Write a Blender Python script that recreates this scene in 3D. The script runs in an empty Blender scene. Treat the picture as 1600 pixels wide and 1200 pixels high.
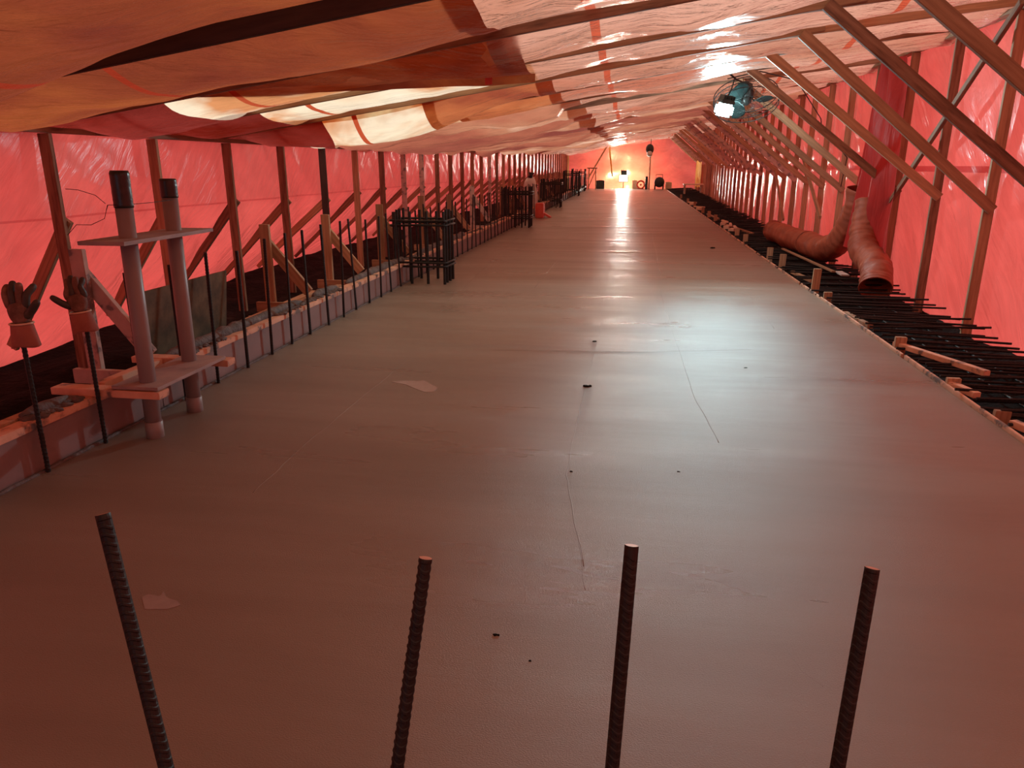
import bpy, bmesh, math, random
from mathutils import Vector, Matrix, noise
R = random.Random(7)
sc = bpy.context.scene
COL = sc.collection
# ------------------------------------------------------------------ camera
PIT = math.atan(342/1140.0); YAW = math.atan((187/1140.0)*math.cos(PIT))
cam = bpy.data.cameras.new('camera'); camo = bpy.data.objects.new('camera', cam); COL.objects.link(camo)
camo.location = (0, 0, 1.4); camo.rotation_euler = (math.pi/2-PIT, 0, YAW)
cam.sensor_width = 36; cam.lens = 1140/1600*36; cam.clip_start = .05; cam.clip_end = 300
sc.camera = camo
# ------------------------------------------------------------------ world, exposure, daylight
w = bpy.data.worlds.new('overcast'); sc.world = w; w.use_nodes = True
bg = w.node_tree.nodes['Background']; bg.inputs[1].default_value = 1.72
_t = w.node_tree.nodes.new('ShaderNodeTexCoord'); _s = w.node_tree.nodes.new('ShaderNodeSeparateXYZ'); _r = w.node_tree.nodes.new('ShaderNodeValToRGB')
w.node_tree.links.new(_t.outputs['Generated'], _s.inputs[0]); w.node_tree.links.new(_s.outputs['Z'], _r.inputs[0]); w.node_tree.links.new(_r.outputs[0], bg.inputs[0])
_r.color_ramp.elements[0].position = 0; _r.color_ramp.elements[0].color = (.62, .64, .68, 1)
_r.color_ramp.elements[1].position = .9; _r.color_ramp.elements[1].color = (1, 1, 1, 1)
_sl = bpy.data.lights.new('veiled_sun', 'SUN'); _sl.energy = 1.5; _sl.angle = math.radians(50); _sl.color = (1, .96, .9)
_so = bpy.data.objects.new('veiled_sun', _sl); COL.objects.link(_so); _so.rotation_euler = (math.radians(20), math.radians(58), 0)
sc.view_settings.view_transform = 'Standard'; sc.view_settings.look = 'None'
sc.view_settings.gamma = 1; sc.view_settings.use_curve_mapping = False; sc.view_settings.exposure = 0.0
sc.cycles.max_bounces = 10; sc.cycles.diffuse_bounces = 5; sc.cycles.glossy_bounces = 4; sc.cycles.transmission_bounces = 6
sc.cycles.sample_clamp_indirect = 6; sc.cycles.blur_glossy = .5
# ------------------------------------------------------------------ layout constants
Y0, DY = 3.64, 1.215          # rafter rhythm
XL = -4.1                     # left studs
YEND = 50.0
def XR(y): return 3.14 + max(0, y-14)*.026
def rise(y): return max(0, y-12)*.013
def rb(x, y): return 1.66 + rise(y) + .15*(min(x, 1.3)-XL) + .112*max(0, x-1.3)      # underside of the rafters
# ------------------------------------------------------------------ materials
def newmat(name):
    m = bpy.data.materials.new(name); m.use_nodes = True
    nt = m.node_tree; nt.nodes.clear()
    out = nt.nodes.new('ShaderNodeOutputMaterial')
    return m, nt, out
def N(nt, t, **k):
    n = nt.nodes.new(t)
    for a, b in k.items():
        if a.startswith('i_'):
            n.inputs[a[2:].replace('_', ' ')].default_value = b
        else: setattr(n, a, b)
    return n
def coords(nt, scale=(1, 1, 1), rot=(0, 0, 0)):
    tc = N(nt, 'ShaderNodeTexCoord'); mp = N(nt, 'ShaderNodeMapping')
    mp.inputs['Rotation'].default_value = rot
    if any(rot): mp.vector_type = 'TEXTURE'; scale = [1/k for k in scale]
    mp.inputs['Scale'].default_value = scale
    nt.links.new(tc.outputs['Object'], mp.inputs['Vector']); return mp.outputs['Vector']
def noi(nt, vec, scale, detail=3, rough=.5, dist=0):
    n = N(nt, 'ShaderNodeTexNoise'); n.inputs['Scale'].default_value = scale; n.inputs['Detail'].default_value = detail
    n.inputs['Roughness'].default_value = rough; n.inputs['Distortion'].default_value = dist
    nt.links.new(vec, n.inputs['Vector']); return n.outputs['Fac']
def ramp(nt, fac, stops):
    r = N(nt, 'ShaderNodeValToRGB'); e = r.color_ramp.elements
    while len(e) < len(stops): e.new(.5)
    for i, (p, c) in enumerate(stops):
        e[i].position = p; e[i].color = (*c, 1)
    nt.links.new(fac, r.inputs['Fac']); return r.outputs['Color']
def bump(nt, h, strength, dist, prev=None):
    b = N(nt, 'ShaderNodeBump'); b.inputs['Strength'].default_value = strength; b.inputs['Distance'].default_value = dist
    nt.links.new(h, b.inputs['Height'])
    if prev is not None: nt.links.new(prev, b.inputs['Normal'])
    return b.outputs['Normal']
def solid(name, stops, scale=8, rough=.7, metallic=0, bstr=.2, bdist=.01, vscale=(1, 1, 1), spec=.5, bscale=None, var=0):
    m, nt, out = newmat(name)
    p = N(nt, 'ShaderNodeBsdfPrincipled'); v = coords(nt, vscale)
    f = noi(nt, v, scale, 5, .6)
    c = ramp(nt, f, stops)
    if var:
        oi = N(nt, 'ShaderNodeObjectInfo'); mr = N(nt, 'ShaderNodeMapRange'); mr.inputs['To Min'].default_value = 1-var; mr.inputs['To Max'].default_value = 1+var
        nt.links.new(oi.outputs['Random'], mr.inputs['Value'])
        mu = N(nt, 'ShaderNodeVectorMath', operation='SCALE'); nt.links.new(c, mu.inputs[0]); nt.links.new(mr.outputs['Result'], mu.inputs['Scale']); c = mu.outputs['Vector']
    nt.links.new(c, p.inputs['Base Color'])
    p.inputs['Roughness'].default_value = rough; p.inputs['Metallic'].default_value = metallic
    p.inputs['Specular IOR Level'].default_value = spec
    h = f if bscale is None else noi(nt, v, bscale, 4, .6)
    nt.links.new(bump(nt, h, bstr, bdist), p.inputs['Normal'])
    nt.links.new(p.outputs[0], out.inputs[0]); return m
def film(name, stops, trans=.75, wr=(1.2, 1.2, 5), rot=(0, 0, 0), wscale=2.2, bstr=.6, bdist=.05, grough=.22, gl=1.0, cscale=.5, seams=None, fine=24, cv=(1, 1, 1), crease_shade=.13):
    """plastic sheet that lets daylight glow through"""
    m, nt, out = newmat(name)
    v = coords(nt, wr, rot)
    c = ramp(nt, noi(nt, coords(nt, cv), cscale, 4, .55, .6), stops)
    if crease_shade:  # crease shading put into the colour, since the bump alone looks flat
        cn = noi(nt, v, wscale*1.7, 5, .65, 1.6); mr = N(nt, 'ShaderNodeMapRange'); mr.inputs['From Min'].default_value = .35; mr.inputs['From Max'].default_value = .62
        mr.inputs['To Min'].default_value = 1-crease_shade; mr.inputs['To Max'].default_value = 1.0; nt.links.new(cn, mr.inputs['Value'])
        mu = N(nt, 'ShaderNodeVectorMath', operation='SCALE'); nt.links.new(c, mu.inputs[0]); nt.links.new(mr.outputs['Result'], mu.inputs['Scale']); c = mu.outputs['Vector']
    if seams:
        sx = N(nt, 'ShaderNodeSeparateXYZ'); nt.links.new(coords(nt), sx.inputs[0])
        for ax, pos, wd, colr in seams:
            d = N(nt, 'ShaderNodeMath', operation='COMPARE'); nt.links.new(sx.outputs[ax], d.inputs[0])
            d.inputs[1].default_value = pos; d.inputs[2].default_value = wd
            mx = N(nt, 'ShaderNodeMix', data_type='RGBA'); nt.links.new(d.outputs[0], mx.inputs['Factor'])
            nt.links.new(c, mx.inputs['A']); mx.inputs['B'].default_value = (*colr, 1); c = mx.outputs['Result']
    n1 = bump(nt, noi(nt, v, wscale, 4, .55, 1.2), bstr, bdist)
    n2 = bump(nt, noi(nt, v, fine, 3, .6, .8), bstr*.5, bdist*.12, n1)
    tr = N(nt, 'ShaderNodeBsdfTranslucent'); df = N(nt, 'ShaderNodeBsdfDiffuse'); gs = N(nt, 'ShaderNodeBsdfGlossy')
    gs.inputs['Roughness'].default_value = grough; gs.inputs['Color'].default_value = (.9, .9, .9, 1)
    for b in (tr, df): nt.links.new(c, b.inputs['Color'])
    for b in (tr, df, gs): nt.links.new(n2, b.inputs['Normal'])
    mx = N(nt, 'ShaderNodeMixShader'); mx.inputs[0].default_value = 1-trans
    nt.links.new(tr.outputs[0], mx.inputs[1]); nt.links.new(df.outputs[0], mx.inputs[2])
    fr = N(nt, 'ShaderNodeFresnel'); fr.inputs['IOR'].default_value = 1.5; nt.links.new(n2, fr.inputs['Normal'])
    mg = N(nt, 'ShaderNodeMath', operation='MULTIPLY'); nt.links.new(fr.outputs[0], mg.inputs[0]); mg.inputs[1].default_value = gl
    m2 = N(nt, 'ShaderNodeMixShader'); nt.links.new(mg.outputs[0], m2.inputs[0])
    nt.links.new(mx.outputs[0], m2.inputs[1]); nt.links.new(gs.outputs[0], m2.inputs[2])
    nt.links.new(m2.outputs[0], out.inputs[0]); return m
def emis(name, colr, s):
    m, nt, out = newmat(name); e = N(nt, 'ShaderNodeEmission'); e.inputs[0].default_value = (*colr, 1); e.inputs[1].default_value = s
    nt.links.new(e.outputs[0], out.inputs[0]); return m

M = {}
M['red_l'] = film('red_sheet_left', [(.3, (.90, .095, .08)), (.7, (1.0, .15, .12))], wr=(1, .35, 2.4), rot=(.85, 0, 0), wscale=1.7, bstr=.6, grough=.28, gl=.8, seams=[(2, 1.02, .008, (.72, .07, .06))])
M['red_r'] = film('red_sheet_right', [(.3, (.86, .095, .075)), (.7, (.97, .15, .125))], wr=(1, .4, 1.8), rot=(.75, 0, 0), wscale=1.7, bstr=.6, seams=[(2, 1.36, .03, (.6, .045, .04))])
M['red_e'] = film('red_sheet_end', [(.3, (.85, .12, .10)), (.7, (.97, .2, .15))], wr=(.6, 1, 1), wscale=1.2, bstr=.4)
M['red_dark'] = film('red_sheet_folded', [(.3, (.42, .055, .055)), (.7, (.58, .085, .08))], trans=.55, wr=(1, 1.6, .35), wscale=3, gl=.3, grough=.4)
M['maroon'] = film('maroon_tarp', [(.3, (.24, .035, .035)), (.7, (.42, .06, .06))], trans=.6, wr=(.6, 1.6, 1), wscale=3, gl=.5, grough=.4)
M['pale'] = film('pale_sheet', [(.34, (.55, .17, .10)), (.46, (.58, .25, .16)), (.7, (.76, .39, .28))], wr=(.5, 1.6, 1), wscale=2.4, cscale=.55, cv=(.5, 1.1, 1), seams=[(0, -.27, .03, (.55, .09, .04)), (0, 1.95, .03, (.55, .09, .04))], bstr=1.0, bdist=.07)
M['orange'] = film('insulated_tarp_orange', [(.3, (.165, .026, .017)), (.5, (.26, .052, .02)), (.72, (.42, .105, .028))], trans=.7, wr=(.45, 1.5, 1), rot=(0, 0, .5), wscale=3.0, bstr=1, bdist=.07, grough=.45, gl=.35, cscale=.6, seams=[(0, -2.75, .025, (.3, .03, .012))])
M['white'] = film('thin_white_sheet', [(.4, (.72, .30, .12)), (.52, (.95, .78, .55)), (.75, (1, .9, .72))], wr=(.5, 1.5, 1), wscale=2, cscale=.8, gl=.6, seams=[(0, -2.75, .025, (.5, .08, .03)), (0, -3.6, .02, (.5, .08, .03))])
M['rust'] = film('rust_orange_tarp', [(.3, (.30, .06, .03)), (.5, (.50, .14, .05)), (.7, (.72, .30, .13))], wr=(.5, 1.5, 1), wscale=2.5, bstr=.8, gl=.6, cscale=.8)
M['brown'] = film('insulated_tarp_brown', [(.32, (.28, .06, .045)), (.46, (.46, .14, .08)), (.56, (.60, .25, .14)), (.66, (.90, .55, .38))], trans=.7, wr=(.5, 1.5, 1), wscale=2.2, bstr=.9, grough=.3, gl=.6, cscale=.45, cv=(.4, 1, 1))
M['wood'] = solid('pine_lumber', [(.3, (.26, .15, .085)), (.55, (.42, .26, .15)), (.75, (.50, .33, .20))], scale=3, vscale=(.8, 14, 14), rough=.75, bstr=.15, bdist=.003, var=.22)
M['wood_dirty'] = solid('dirty_lumber', [(.3, (.10, .055, .035)), (.5, (.26, .14, .085)), (.75, (.36, .22, .14))], scale=4, vscale=(.8, 9, 9), rough=.8, bstr=.2, bdist=.003, var=.3)
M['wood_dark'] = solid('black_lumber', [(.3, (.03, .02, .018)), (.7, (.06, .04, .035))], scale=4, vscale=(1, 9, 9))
M['wood_grey'] = solid('splattered_and_lit_lumber', [(.4, (.20, .18, .18)), (.48, (.50, .38, .33)), (.7, (.60, .46, .40))], scale=9, rough=.85)
M['formwood'] = solid('form_lumber', [(.38, (.16, .13, .12)), (.46, (.62, .36, .24)), (.7, (.74, .47, .33))], scale=7, rough=.7, bstr=.3)
M['ply'] = solid('grey_plywood', [(.3, (.22, .19, .19)), (.5, (.34, .29, .28)), (.7, (.42, .35, .32))], scale=5, vscale=(1, 1, 4), rough=.7)
M['plybrown'] = solid('weathered_plywood', [(.3, (.05, .035, .02)), (.55, (.12, .075, .04)), (.75, (.17, .11, .06))], scale=7, rough=.8)
M['steel'] = solid('dark_rebar', [(.35, (.008, .011, .012)), (.6, (.018, .019, .018)), (.78, (.055, .035, .024))], scale=14, rough=.55, metallic=.35, bstr=.3, bdist=.002)
M['cut'] = solid('cut_steel', [(.3, (.45, .18, .1)), (.7, (.65, .3, .18))], scale=20, rough=.5, metallic=.3)
M['pvc'] = solid('grey_pvc', [(.3, (.23, .21, .21)), (.7, (.28, .26, .26))], scale=4, rough=.42, bstr=.05, bdist=.002)
M['tape'] = solid('black_tape', [(.3, (.008, .014, .013)), (.7, (.02, .03, .028))], scale=9, rough=.3, bstr=.6, bdist=.01)
M['soil'] = solid('dark_soil', [(.3, (.003, .004, .004)), (.6, (.009, .010, .009)), (.75, (.03, .025, .022))], scale=6, spec=.12, rough=.95, bstr=.8, bdist=.05, bscale=18)
M['mud'] = solid('spilled_concrete', [(.3, (.06, .055, .055)), (.7, (.15, .13, .125))], scale=12, rough=.7, bstr=.8, bdist=.02, bscale=30)
M['duct'] = solid('duct_fabric', [(.3, (.24, .055, .03)), (.7, (.40, .10, .05))], scale=5, rough=.6, bstr=.4, bdist=.02)
M['black'] = solid('black_plastic', [(.3, (.01, .012, .013)), (.7, (.03, .035, .035))], scale=9, rough=.4)
M['teal'] = solid('dark_green_metal', [(.3, (.02, .05, .055)), (.7, (.05, .1, .1))], scale=9, rough=.4, metallic=.3)
M['leather'] = solid('glove_leather', [(.3, (.07, .045, .035)), (.5, (.18, .10, .075)), (.7, (.30, .17, .13))], scale=16, rough=.8, bstr=.7, bdist=.01, bscale=40)
M['rubber'] = solid('glove_palm', [(.3, (.025, .03, .028)), (.7, (.08, .07, .055))], scale=20, rough=.6, bstr=.6, bdist=.008)
M['cuff'] = solid('glove_cuff', [(.3, (.25, .09, .07)), (.7, (.38, .15, .11))], scale=9, rough=.85)
M['yellow'] = solid('yellow_plastic', [(.3, (.7, .45, .06)), (.7, (.85, .6, .15))], scale=5, rough=.6)
M['cream'] = solid('cream_board', [(.3, (.6, .45, .33)), (.7, (.75, .6, .45))], scale=5, rough=.6)
M['redplastic'] = solid('red_plastic', [(.3, (.6, .08, .05)), (.7, (.7, .12, .08))], scale=5, rough=.5)
M['white_p'] = solid('dirty_white_sack', [(.3, (.45, .43, .40)), (.7, (.65, .62, .58))], scale=6, rough=.7)
M['led'] = emis('led_lens', (.6, 1, 1), 30)
M['led2'] = emis('halogen_lens', (1, .95, .72), 60)

def slab_mat():
    m, nt, out = newmat('fresh_concrete')
    p = N(nt, 'ShaderNodeBsdfPrincipled')
    v = coords(nt); vs = coords(nt, (.35, 2.2, 1)); vl = coords(nt, (3, .12, 1))
    c = ramp(nt, noi(nt, vs, .8, 5, .6, .4), [(.3, (.19, .155, .12)), (.5, (.222, .183, .143)), (.72, (.255, .215, .172))])
    nt.links.new(c, p.inputs['Base Color'])
    r = N(nt, 'ShaderNodeMapRange'); r.inputs['From Min'].default_value = .35; r.inputs['From Max'].default_value = .68
    r.inputs['To Min'].default_value = .27; r.inputs['To Max'].default_value = .42
    nt.links.new(noi(nt, vs, 1.1, 4, .6, .5), r.inputs['Value']); nt.links.new(r.outputs[0], p.inputs['Roughness'])
    p.inputs['Specular IOR Level'].default_value = .5
    n1 = bump(nt, noi(nt, coords(nt, (1, 1.6, 1)), 170, 3, .75), .6, .004)
    n2 = bump(nt, noi(nt, coords(nt, (.25, 3.5, 1)), 2.6, 3, .5, .3), .25, .006, n1)
    n3 = bump(nt, noi(nt, vl, 2.6, 2, .5), .10, .006, n2)
    nt.links.new(n3, p.inputs['Normal']); nt.links.new(p.outputs[0], out.inputs[0]); return m
M['slab'] = slab_mat()

# ------------------------------------------------------------------ builders
def link(name, mesh, mat, parent=None, smooth=False):
    o = bpy.data.objects.new(name, mesh); COL.objects.link(o)
    if mat is not None and not mesh.materials: mesh.materials.append(mat)
    if parent: o.parent = parent
    if smooth:
        for f in mesh.polygons: f.use_smooth = True
    return o
def tag(o, label=None, cat=None, group=None, kind=None):
    if label: o['label'] = label
    if cat: o['category'] = cat
    if group: o['group'] = group
    if kind: o['kind'] = kind
    return o
def empty(name, loc, label, cat, group=None, rz=0):
    o = bpy.data.objects.new(name, None); COL.objects.link(o); o.location = loc; o.rotation_euler = (0, 0, rz)
    o.empty_display_size = .1
    return tag(o, label, cat, group)
def mesh_of(name, verts, faces):
    me = bpy.data.meshes.new(name); me.from_pydata([tuple(v) for v in verts], [], faces); me.update(); return me
def bm_mesh(name, bm):
    bmesh.ops.recalc_face_normals(bm, faces=bm.faces)
    me = bpy.data.meshes.new(name); bm.to_mesh(me); bm.free(); return me
def add_box(bm, c, s, rot=None, bev=0):
    mt = Matrix.Translation(c) @ (rot.to_4x4() if rot else Matrix()) @ Matrix.Diagonal((s[0], s[1], s[2], 1))
    r = bmesh.ops.create_cube(bm, size=1, matrix=mt)
    if bev:
        es = {e for v in r['verts'] for e in v.link_edges}
        bmesh.ops.bevel(bm, geom=list(es), offset=bev, segments=2, affect='EDGES')
def tube_data(pts, rad, seg=10, caps=True):
    """closed tube along points; rad: number or list"""
    pts = [Vector(p) for p in pts]; V = []; Fc = []
    n = len(pts); up = Vector((0, 0, 1))
    t0 = (pts[1]-pts[0]).normalized()
    a = t0.orthogonal().normalized()
    for i, p in enumerate(pts):
        t = (pts[min(i+1, n-1)]-pts[max(i-1, 0)]).normalized()
        a = (a - t*a.dot(t)).normalized(); b = t.cross(a)
        r = rad[i] if isinstance(rad, (list, tuple)) else rad
        for k in range(seg):
            an = 2*math.pi*k/seg
            V.append(p + a*math.cos(an)*r + b*math.sin(an)*r)
    for i in range(n-1):
        for k in range(seg):
            k2 = (k+1) % seg
            Fc.append((i*seg+k, i*seg+k2, (i+1)*seg+k2, (i+1)*seg+k))
    if caps:
        Fc.append(tuple(reversed(range(seg)))); Fc.append(tuple((n-1)*seg+k for k in range(seg)))
    return V, Fc
def add_data(bm, V, Fc):
    vs = [bm.verts.new(v) for v in V]
    for f in Fc:
        try: bm.faces.new([vs[i] for i in f])
        except ValueError: pass
def tube(name, pts, rad, mat, parent=None, seg=10, smooth=True):
    me = mesh_of(name, *tube_data(pts, rad, seg)); return link(name, me, mat, parent, smooth)
CACHE = {}
def lumber_mesh(L, h, t, matk):
    key = (round(L, 3), h, t, matk)
    if key not in CACHE:
        bm = bmesh.new(); add_box(bm, (L/2, 0, 0), (L, t, h), bev=.003)
        # slight crook so sawn boards do not look machined
        me = bm_mesh('lumber', bm); me.materials.append(M[matk]); CACHE[key] = me
    return CACHE[key]
def frame(p0, p1, up=(0, 0, 1)):
    p0, p1 = Vector(p0), Vector(p1); x = (p1-p0).normalized(); u = Vector(up)
    y = u.cross(x).normalized() if abs(u.dot(x)) < .999 else Vector((0, 1, 0)); z = x.cross(y)
    m = Matrix((x, y, z)).transposed().to_4x4(); m.translation = p0; return m
def board(name, p0, p1, h, t, matk='wood', up=(0, 0, 1), parent=None, label=None, cat=None, group=None):
    """sawn board from p0 to p1; h across 'up', t the other way"""
    L = (Vector(p1)-Vector(p0)).length
    o = bpy.data.objects.new(name, lumber_mesh(L, h, t, matk)); COL.objects.link(o)
    m = frame(p0, p1, up)
    if parent: o.parent = parent; m = Matrix.Translation(-parent.location) @ m
    o.matrix_basis = m
    return tag(o, label, cat, group)
ORD = 'first second third fourth fifth sixth seventh eighth ninth tenth eleventh twelfth thirteenth fourteenth fifteenth sixteenth seventeenth eighteenth nineteenth twentieth'.split()
def ordn(i): return ORD[i] if i < 20 else 'twenty-' + ORD[i-20]
def grid(name, fn, nu, nv, mat, kind='structure', parent=None, flip=False):
    V = [fn(i/nu, j/nv) for j in range(nv+1) for i in range(nu+1)]
    Fc = [(j*(nu+1)+i, j*(nu+1)+i+1, (j+1)*(nu+1)+i+1, (j+1)*(nu+1)+i) for j in range(nv) for i in range(nu)]
    if flip: Fc = [tuple(reversed(f)) for f in Fc]
    o = link(name, mesh_of(name, V, Fc), mat, parent, True)
    if kind: o['kind'] = kind
    return o
def nz(x, y=0, z=0): return noise.noise(Vector((x, y, z)))

# ------------------------------------------------------------------ structure: slab, ground, form, sheets
bm = bmesh.new()
def slab_x(y, side): return (-2.70 if side < 0 else 2.09) + .012*nz(y*.7, side*9)
ys = [-4+i*.5 for i in range(104)]
rows = []
for y in ys:
    xs = [slab_x(y, -1) + (slab_x(y, 1)-slab_x(y, -1))*i/16 for i in range(17)]
    rows.append([bm.verts.new((x, y, 0)) for x in xs])
low = []
for a, b in zip(rows, rows[1:]):
    for i in range(16): bm.faces.new((a[i], a[i+1], b[i+1], b[i]))
    for i in (0, 16): pass
ext = bmesh.ops.extrude_face_region(bm, geom=bm.faces[:])
for v in [g for g in ext['geom'] if isinstance(g, bmesh.types.BMVert)]: v.co.z -= .3
floor = link('floor', bm_mesh('floor', bm), M['slab']); floor['kind'] = 'structure'
floor['label'] = 'long wet freshly trowelled concrete slab'

def gl(u, v):
    x = -7 + 4.28*u; y = -5 + 60*v
    return (x, y, -.13 + .07*nz(x*2, y*2) + .03*nz(x*7, y*7) + (.12*max(0, (-4.6-x))) )
g = grid('ground_left', gl, 40, 260, M['soil'])
def gr(u, v):
    x = 2.11 + 4*u; y = -5 + 60*v
    return (x, y, -.26 + .06*nz(x*2, y*2) + .03*nz(x*7, y*7) + .12*min(1, max(0, (x-2.7)/.6)))
grid('ground_right', gr, 30, 260, M['soil'])
grid('ground_outside', lambda u, v: (-60+120*u, -60+140*v, -.5), 2, 2, M['soil'])
# sheets on the walls
def WB(y): return .72+.55*max(0, min(1, (y-5.5)/4))
def wl(u, v):
    y = -4.5 + (YEND+4.8)*v; s = u
    k = (y-Y0)/DY; t = k-math.floor(k); bil = (4*t*(1-t))
    zt = 1.84 + rise(y)
    if s < .45:
        q = s/.45; z = zt + (.98-zt)*q; x = XL-.065 - .03*q - bil*.05*q
    else:
        q = (s-.45)/.55; z = .98 + (-.2-.98)*q; x = XL-.10 - WB(y)*q**1.05 - bil*.05*(1-q)
        x += bil*.12*math.sin(math.pi*q)
    d = .03*nz(y*1.1+z*1.3, z*.8, 3) + .022*nz(y*3+z*3.2, z*1.5, 7)
    return (x-abs(d)*1.2, y, z)
grid('wall_left', wl, 44, 760, M['red_l'])
def wr_(u, v):
    y = -4.5 + (YEND+4.8)*v; z = 2.98+rise(y) - (3.15+rise(y))*u
    k = (y-Y0)/DY; t = k-math.floor(k); bil = 4*t*(1-t)
    d = .05*abs(nz(y*1.0-z*.7, z*.8, 13)) + .03*abs(nz(y*3-z*1.5, z*1.2, 17)) + .02*math.exp(-((z-1.36)/.05)**2)
    return (XR(y)+.085 + bil*.03 + d, y, z)
grid('wall_right', wr_, 44, 760, M['red_r'], flip=True)
def we(u, v):
    x = -4.6 + (XR(YEND)+5)*u; z = -.3 + 4.2*v
    return (x, YEND+.15 + .25*nz(x*.7, z*.9, 5), min(z, rb(x, YEND)+.1))
grid('wall_end', we, 60, 30, M['red_e'])
grid('wall_back', lambda u, v: (-1.2+5*u, -4.4, -.3+3.3*v), 4, 4, M['red_e'])
M['cool_fill'] = film('cool_fill_sheet', [(.3, (.55, .65, .95)), (.7, (.7, .8, 1))])
grid('wall_back', lambda u, v: (-4.6+3.4*u, -4.4, -.3+3.3*v), 4, 4, M['cool_fill'])  # unseen blue sheet, added to cool the light on the foreground

# roof sheets: lie over the rafters and sag between them
AMP = {}
def sag_amp(x, k):
    r = random.Random(k*31+5); base = .085+.06*r.random()
    left = max(0, min(1, (-.6-x)/.8))
    a = base*(1+.35*left) + .07*max(0, nz(x*.9, k*3.7))
    if k == -1: a = .05 + .22*max(0, min(1, (-1.8-x)/1.2))
    if k == 3: a = .12 + .24*math.exp(-((x+2.6)/1.0)**2)
    if k in (1, 3, 4, 6) and x > -1: a += .10*max(0, .25+nz(x*.9+4, k*5.3))
    if k > 4 and x < -1 or k > 6: a += (.18 if x < -1 else .10)*max(0, nz(x*.8+9, k*1.9)) + .015
    if x < -3.9: a *= max(.2, (x+4.35)/.45)
    return a
def roofz(x, y, off=0):
    k = math.floor((y-Y0)/DY); t = (y-Y0)/DY-k
    tt = min(1, max(0, (t-.02)/.96))
    s = (4*tt*(1-tt))**.8
    z = rb(min(x, XR(y)+.1), y) + .098 + off - sag_amp(x, k)*s
    z += s*(.018*nz(x*2.2, y*2.2, k) + .010*nz(x*6, y*5))
    if y <= 8.6 and x > -1: z += s*(.035*nz(x*1.7+3, y*1.9, 6)+.02*nz(x*4, y*4.4, 9))
    if y > 8.6: z += s*(.05*nz(x*1.3, y*1.6, 2)+.035*nz(x*3.1, y*3.3, 8))*min(1, (y-8.6)/2)
    if x < XL-.02: z -= (XL-.02-x)*.5
    return z
def roof(name, x0, x1, y0, y1, mat, off=0, edge=None, parent=None, kind='structure', xe=False):
    nx = max(6, int((x1-x0)/.075)); ny = max(6, int((y1-y0)/.075 if y1 < 20 else (y1-y0)/.11))
    def fn(u, v):
        y = y0+(y1-y0)*v; xx = x1
        if xe: xx = XR(y)+.14
        if edge: xx = x1 + edge*nz(y*1.3, x1)
        x = x0+(xx-x0)*u
        return (x, y, roofz(x, y, off))
    return grid(name, fn, nx, ny, mat, kind, parent, flip=True)
roof('ceiling', -.95, 3.3, -4.5, 14.7, M['pale'], xe=True)
roof('ceiling', -.95, 3.3, 14.5, 26, M['brown'], off=-.005, xe=True)
roof('ceiling', -.95, 3.3, 25.9, YEND+.1, M['pale'], xe=True)
roof('ceiling', XL-.12, -.85, 4.95, 7.4, M['white'], off=.004, edge=.04)
roof('ceiling', XL-.12, -1.95, 7.3, 9.75, M['white'], off=.002, edge=.15)
roof('ceiling', -2.05, -.80, 7.3, 9.75, M['rust'], off=-.002, edge=.04)
roof('ceiling', XL-.12, -.70, 9.6, 31, M['brown'], off=-.004, edge=.12)
roof('ceiling', XL-.12, -.85, 30.8, YEND+.1, M['pale'], off=.003, edge=.04)
t1 = roof('insulated_tarp', XL-.14, -.80, -4.5, 4.9, M['orange'], off=-.006, kind=None)
tag(t1, 'orange-brown insulated tarp sagging between the nearest dark rafters', 'tarp')
def hem(u, v):       # next bay: same tarp, ends in a hem that hangs in front of the rafter
    x = XL+.05 + (-.76-XL-.05)*u; ye = 4.92+1.06*max(0, min(1, (x+3.2)/2.3)); y = 4.86 + (ye-4.86)*min(1, v/.86)
    zend = rb(x, 4.9) + .05 - .20*max(0, min(1, (x+3.3)/2.5))
    if v <= .86:
        q = v/.86; za = rb(x, y)+.099; z = za*(1-q) + (zend+.06)*q - .10*math.sin(math.pi*q)*(.3+.7*min(1, (ye-4.86)))
        z += .016*nz(x*2.4, y*2.4, 4)*math.sin(math.pi*q)
        return (x, y, z)
    q = (v-.86)/.14
    return (x, ye+.01*q+.012*nz(x*3, 2), (zend+.06) - .06*q + .008*nz(x*4, 3))
t2 = grid('insulated_tarp', hem, 60, 28, M['orange'], None, flip=True)
tag(t2, 'orange-brown insulated tarp whose hem hangs below the rafter with a grommet', 'tarp')
gm = bmesh.new()
V, Fc = tube_data([(.011*math.cos(a), 0, .011*math.sin(a)) for a in [i*math.pi/6 for i in range(13)]], .004, 6); add_data(gm, V, Fc)
go = link('grommet', bm_mesh('grommet', gm), M['white_p'], t2); go.location = (-2.15, 5.36, rb(-2.15, 4.9)-.01)
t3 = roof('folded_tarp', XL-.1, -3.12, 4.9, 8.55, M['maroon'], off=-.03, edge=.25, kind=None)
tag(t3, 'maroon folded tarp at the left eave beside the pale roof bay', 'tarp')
bm = bmesh.new(); add_box(bm, (0, 0, 0), (.055, .004, .11))
tg = link('tape_strip', bm_mesh('tape_strip', bm), M['redplastic']); tg.location = (-1.1, 5.86, rb(-1.1, 4.9)-.07)
tag(tg, 'pale pink strip of tape hanging from the orange tarp hem', 'tape')

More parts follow.
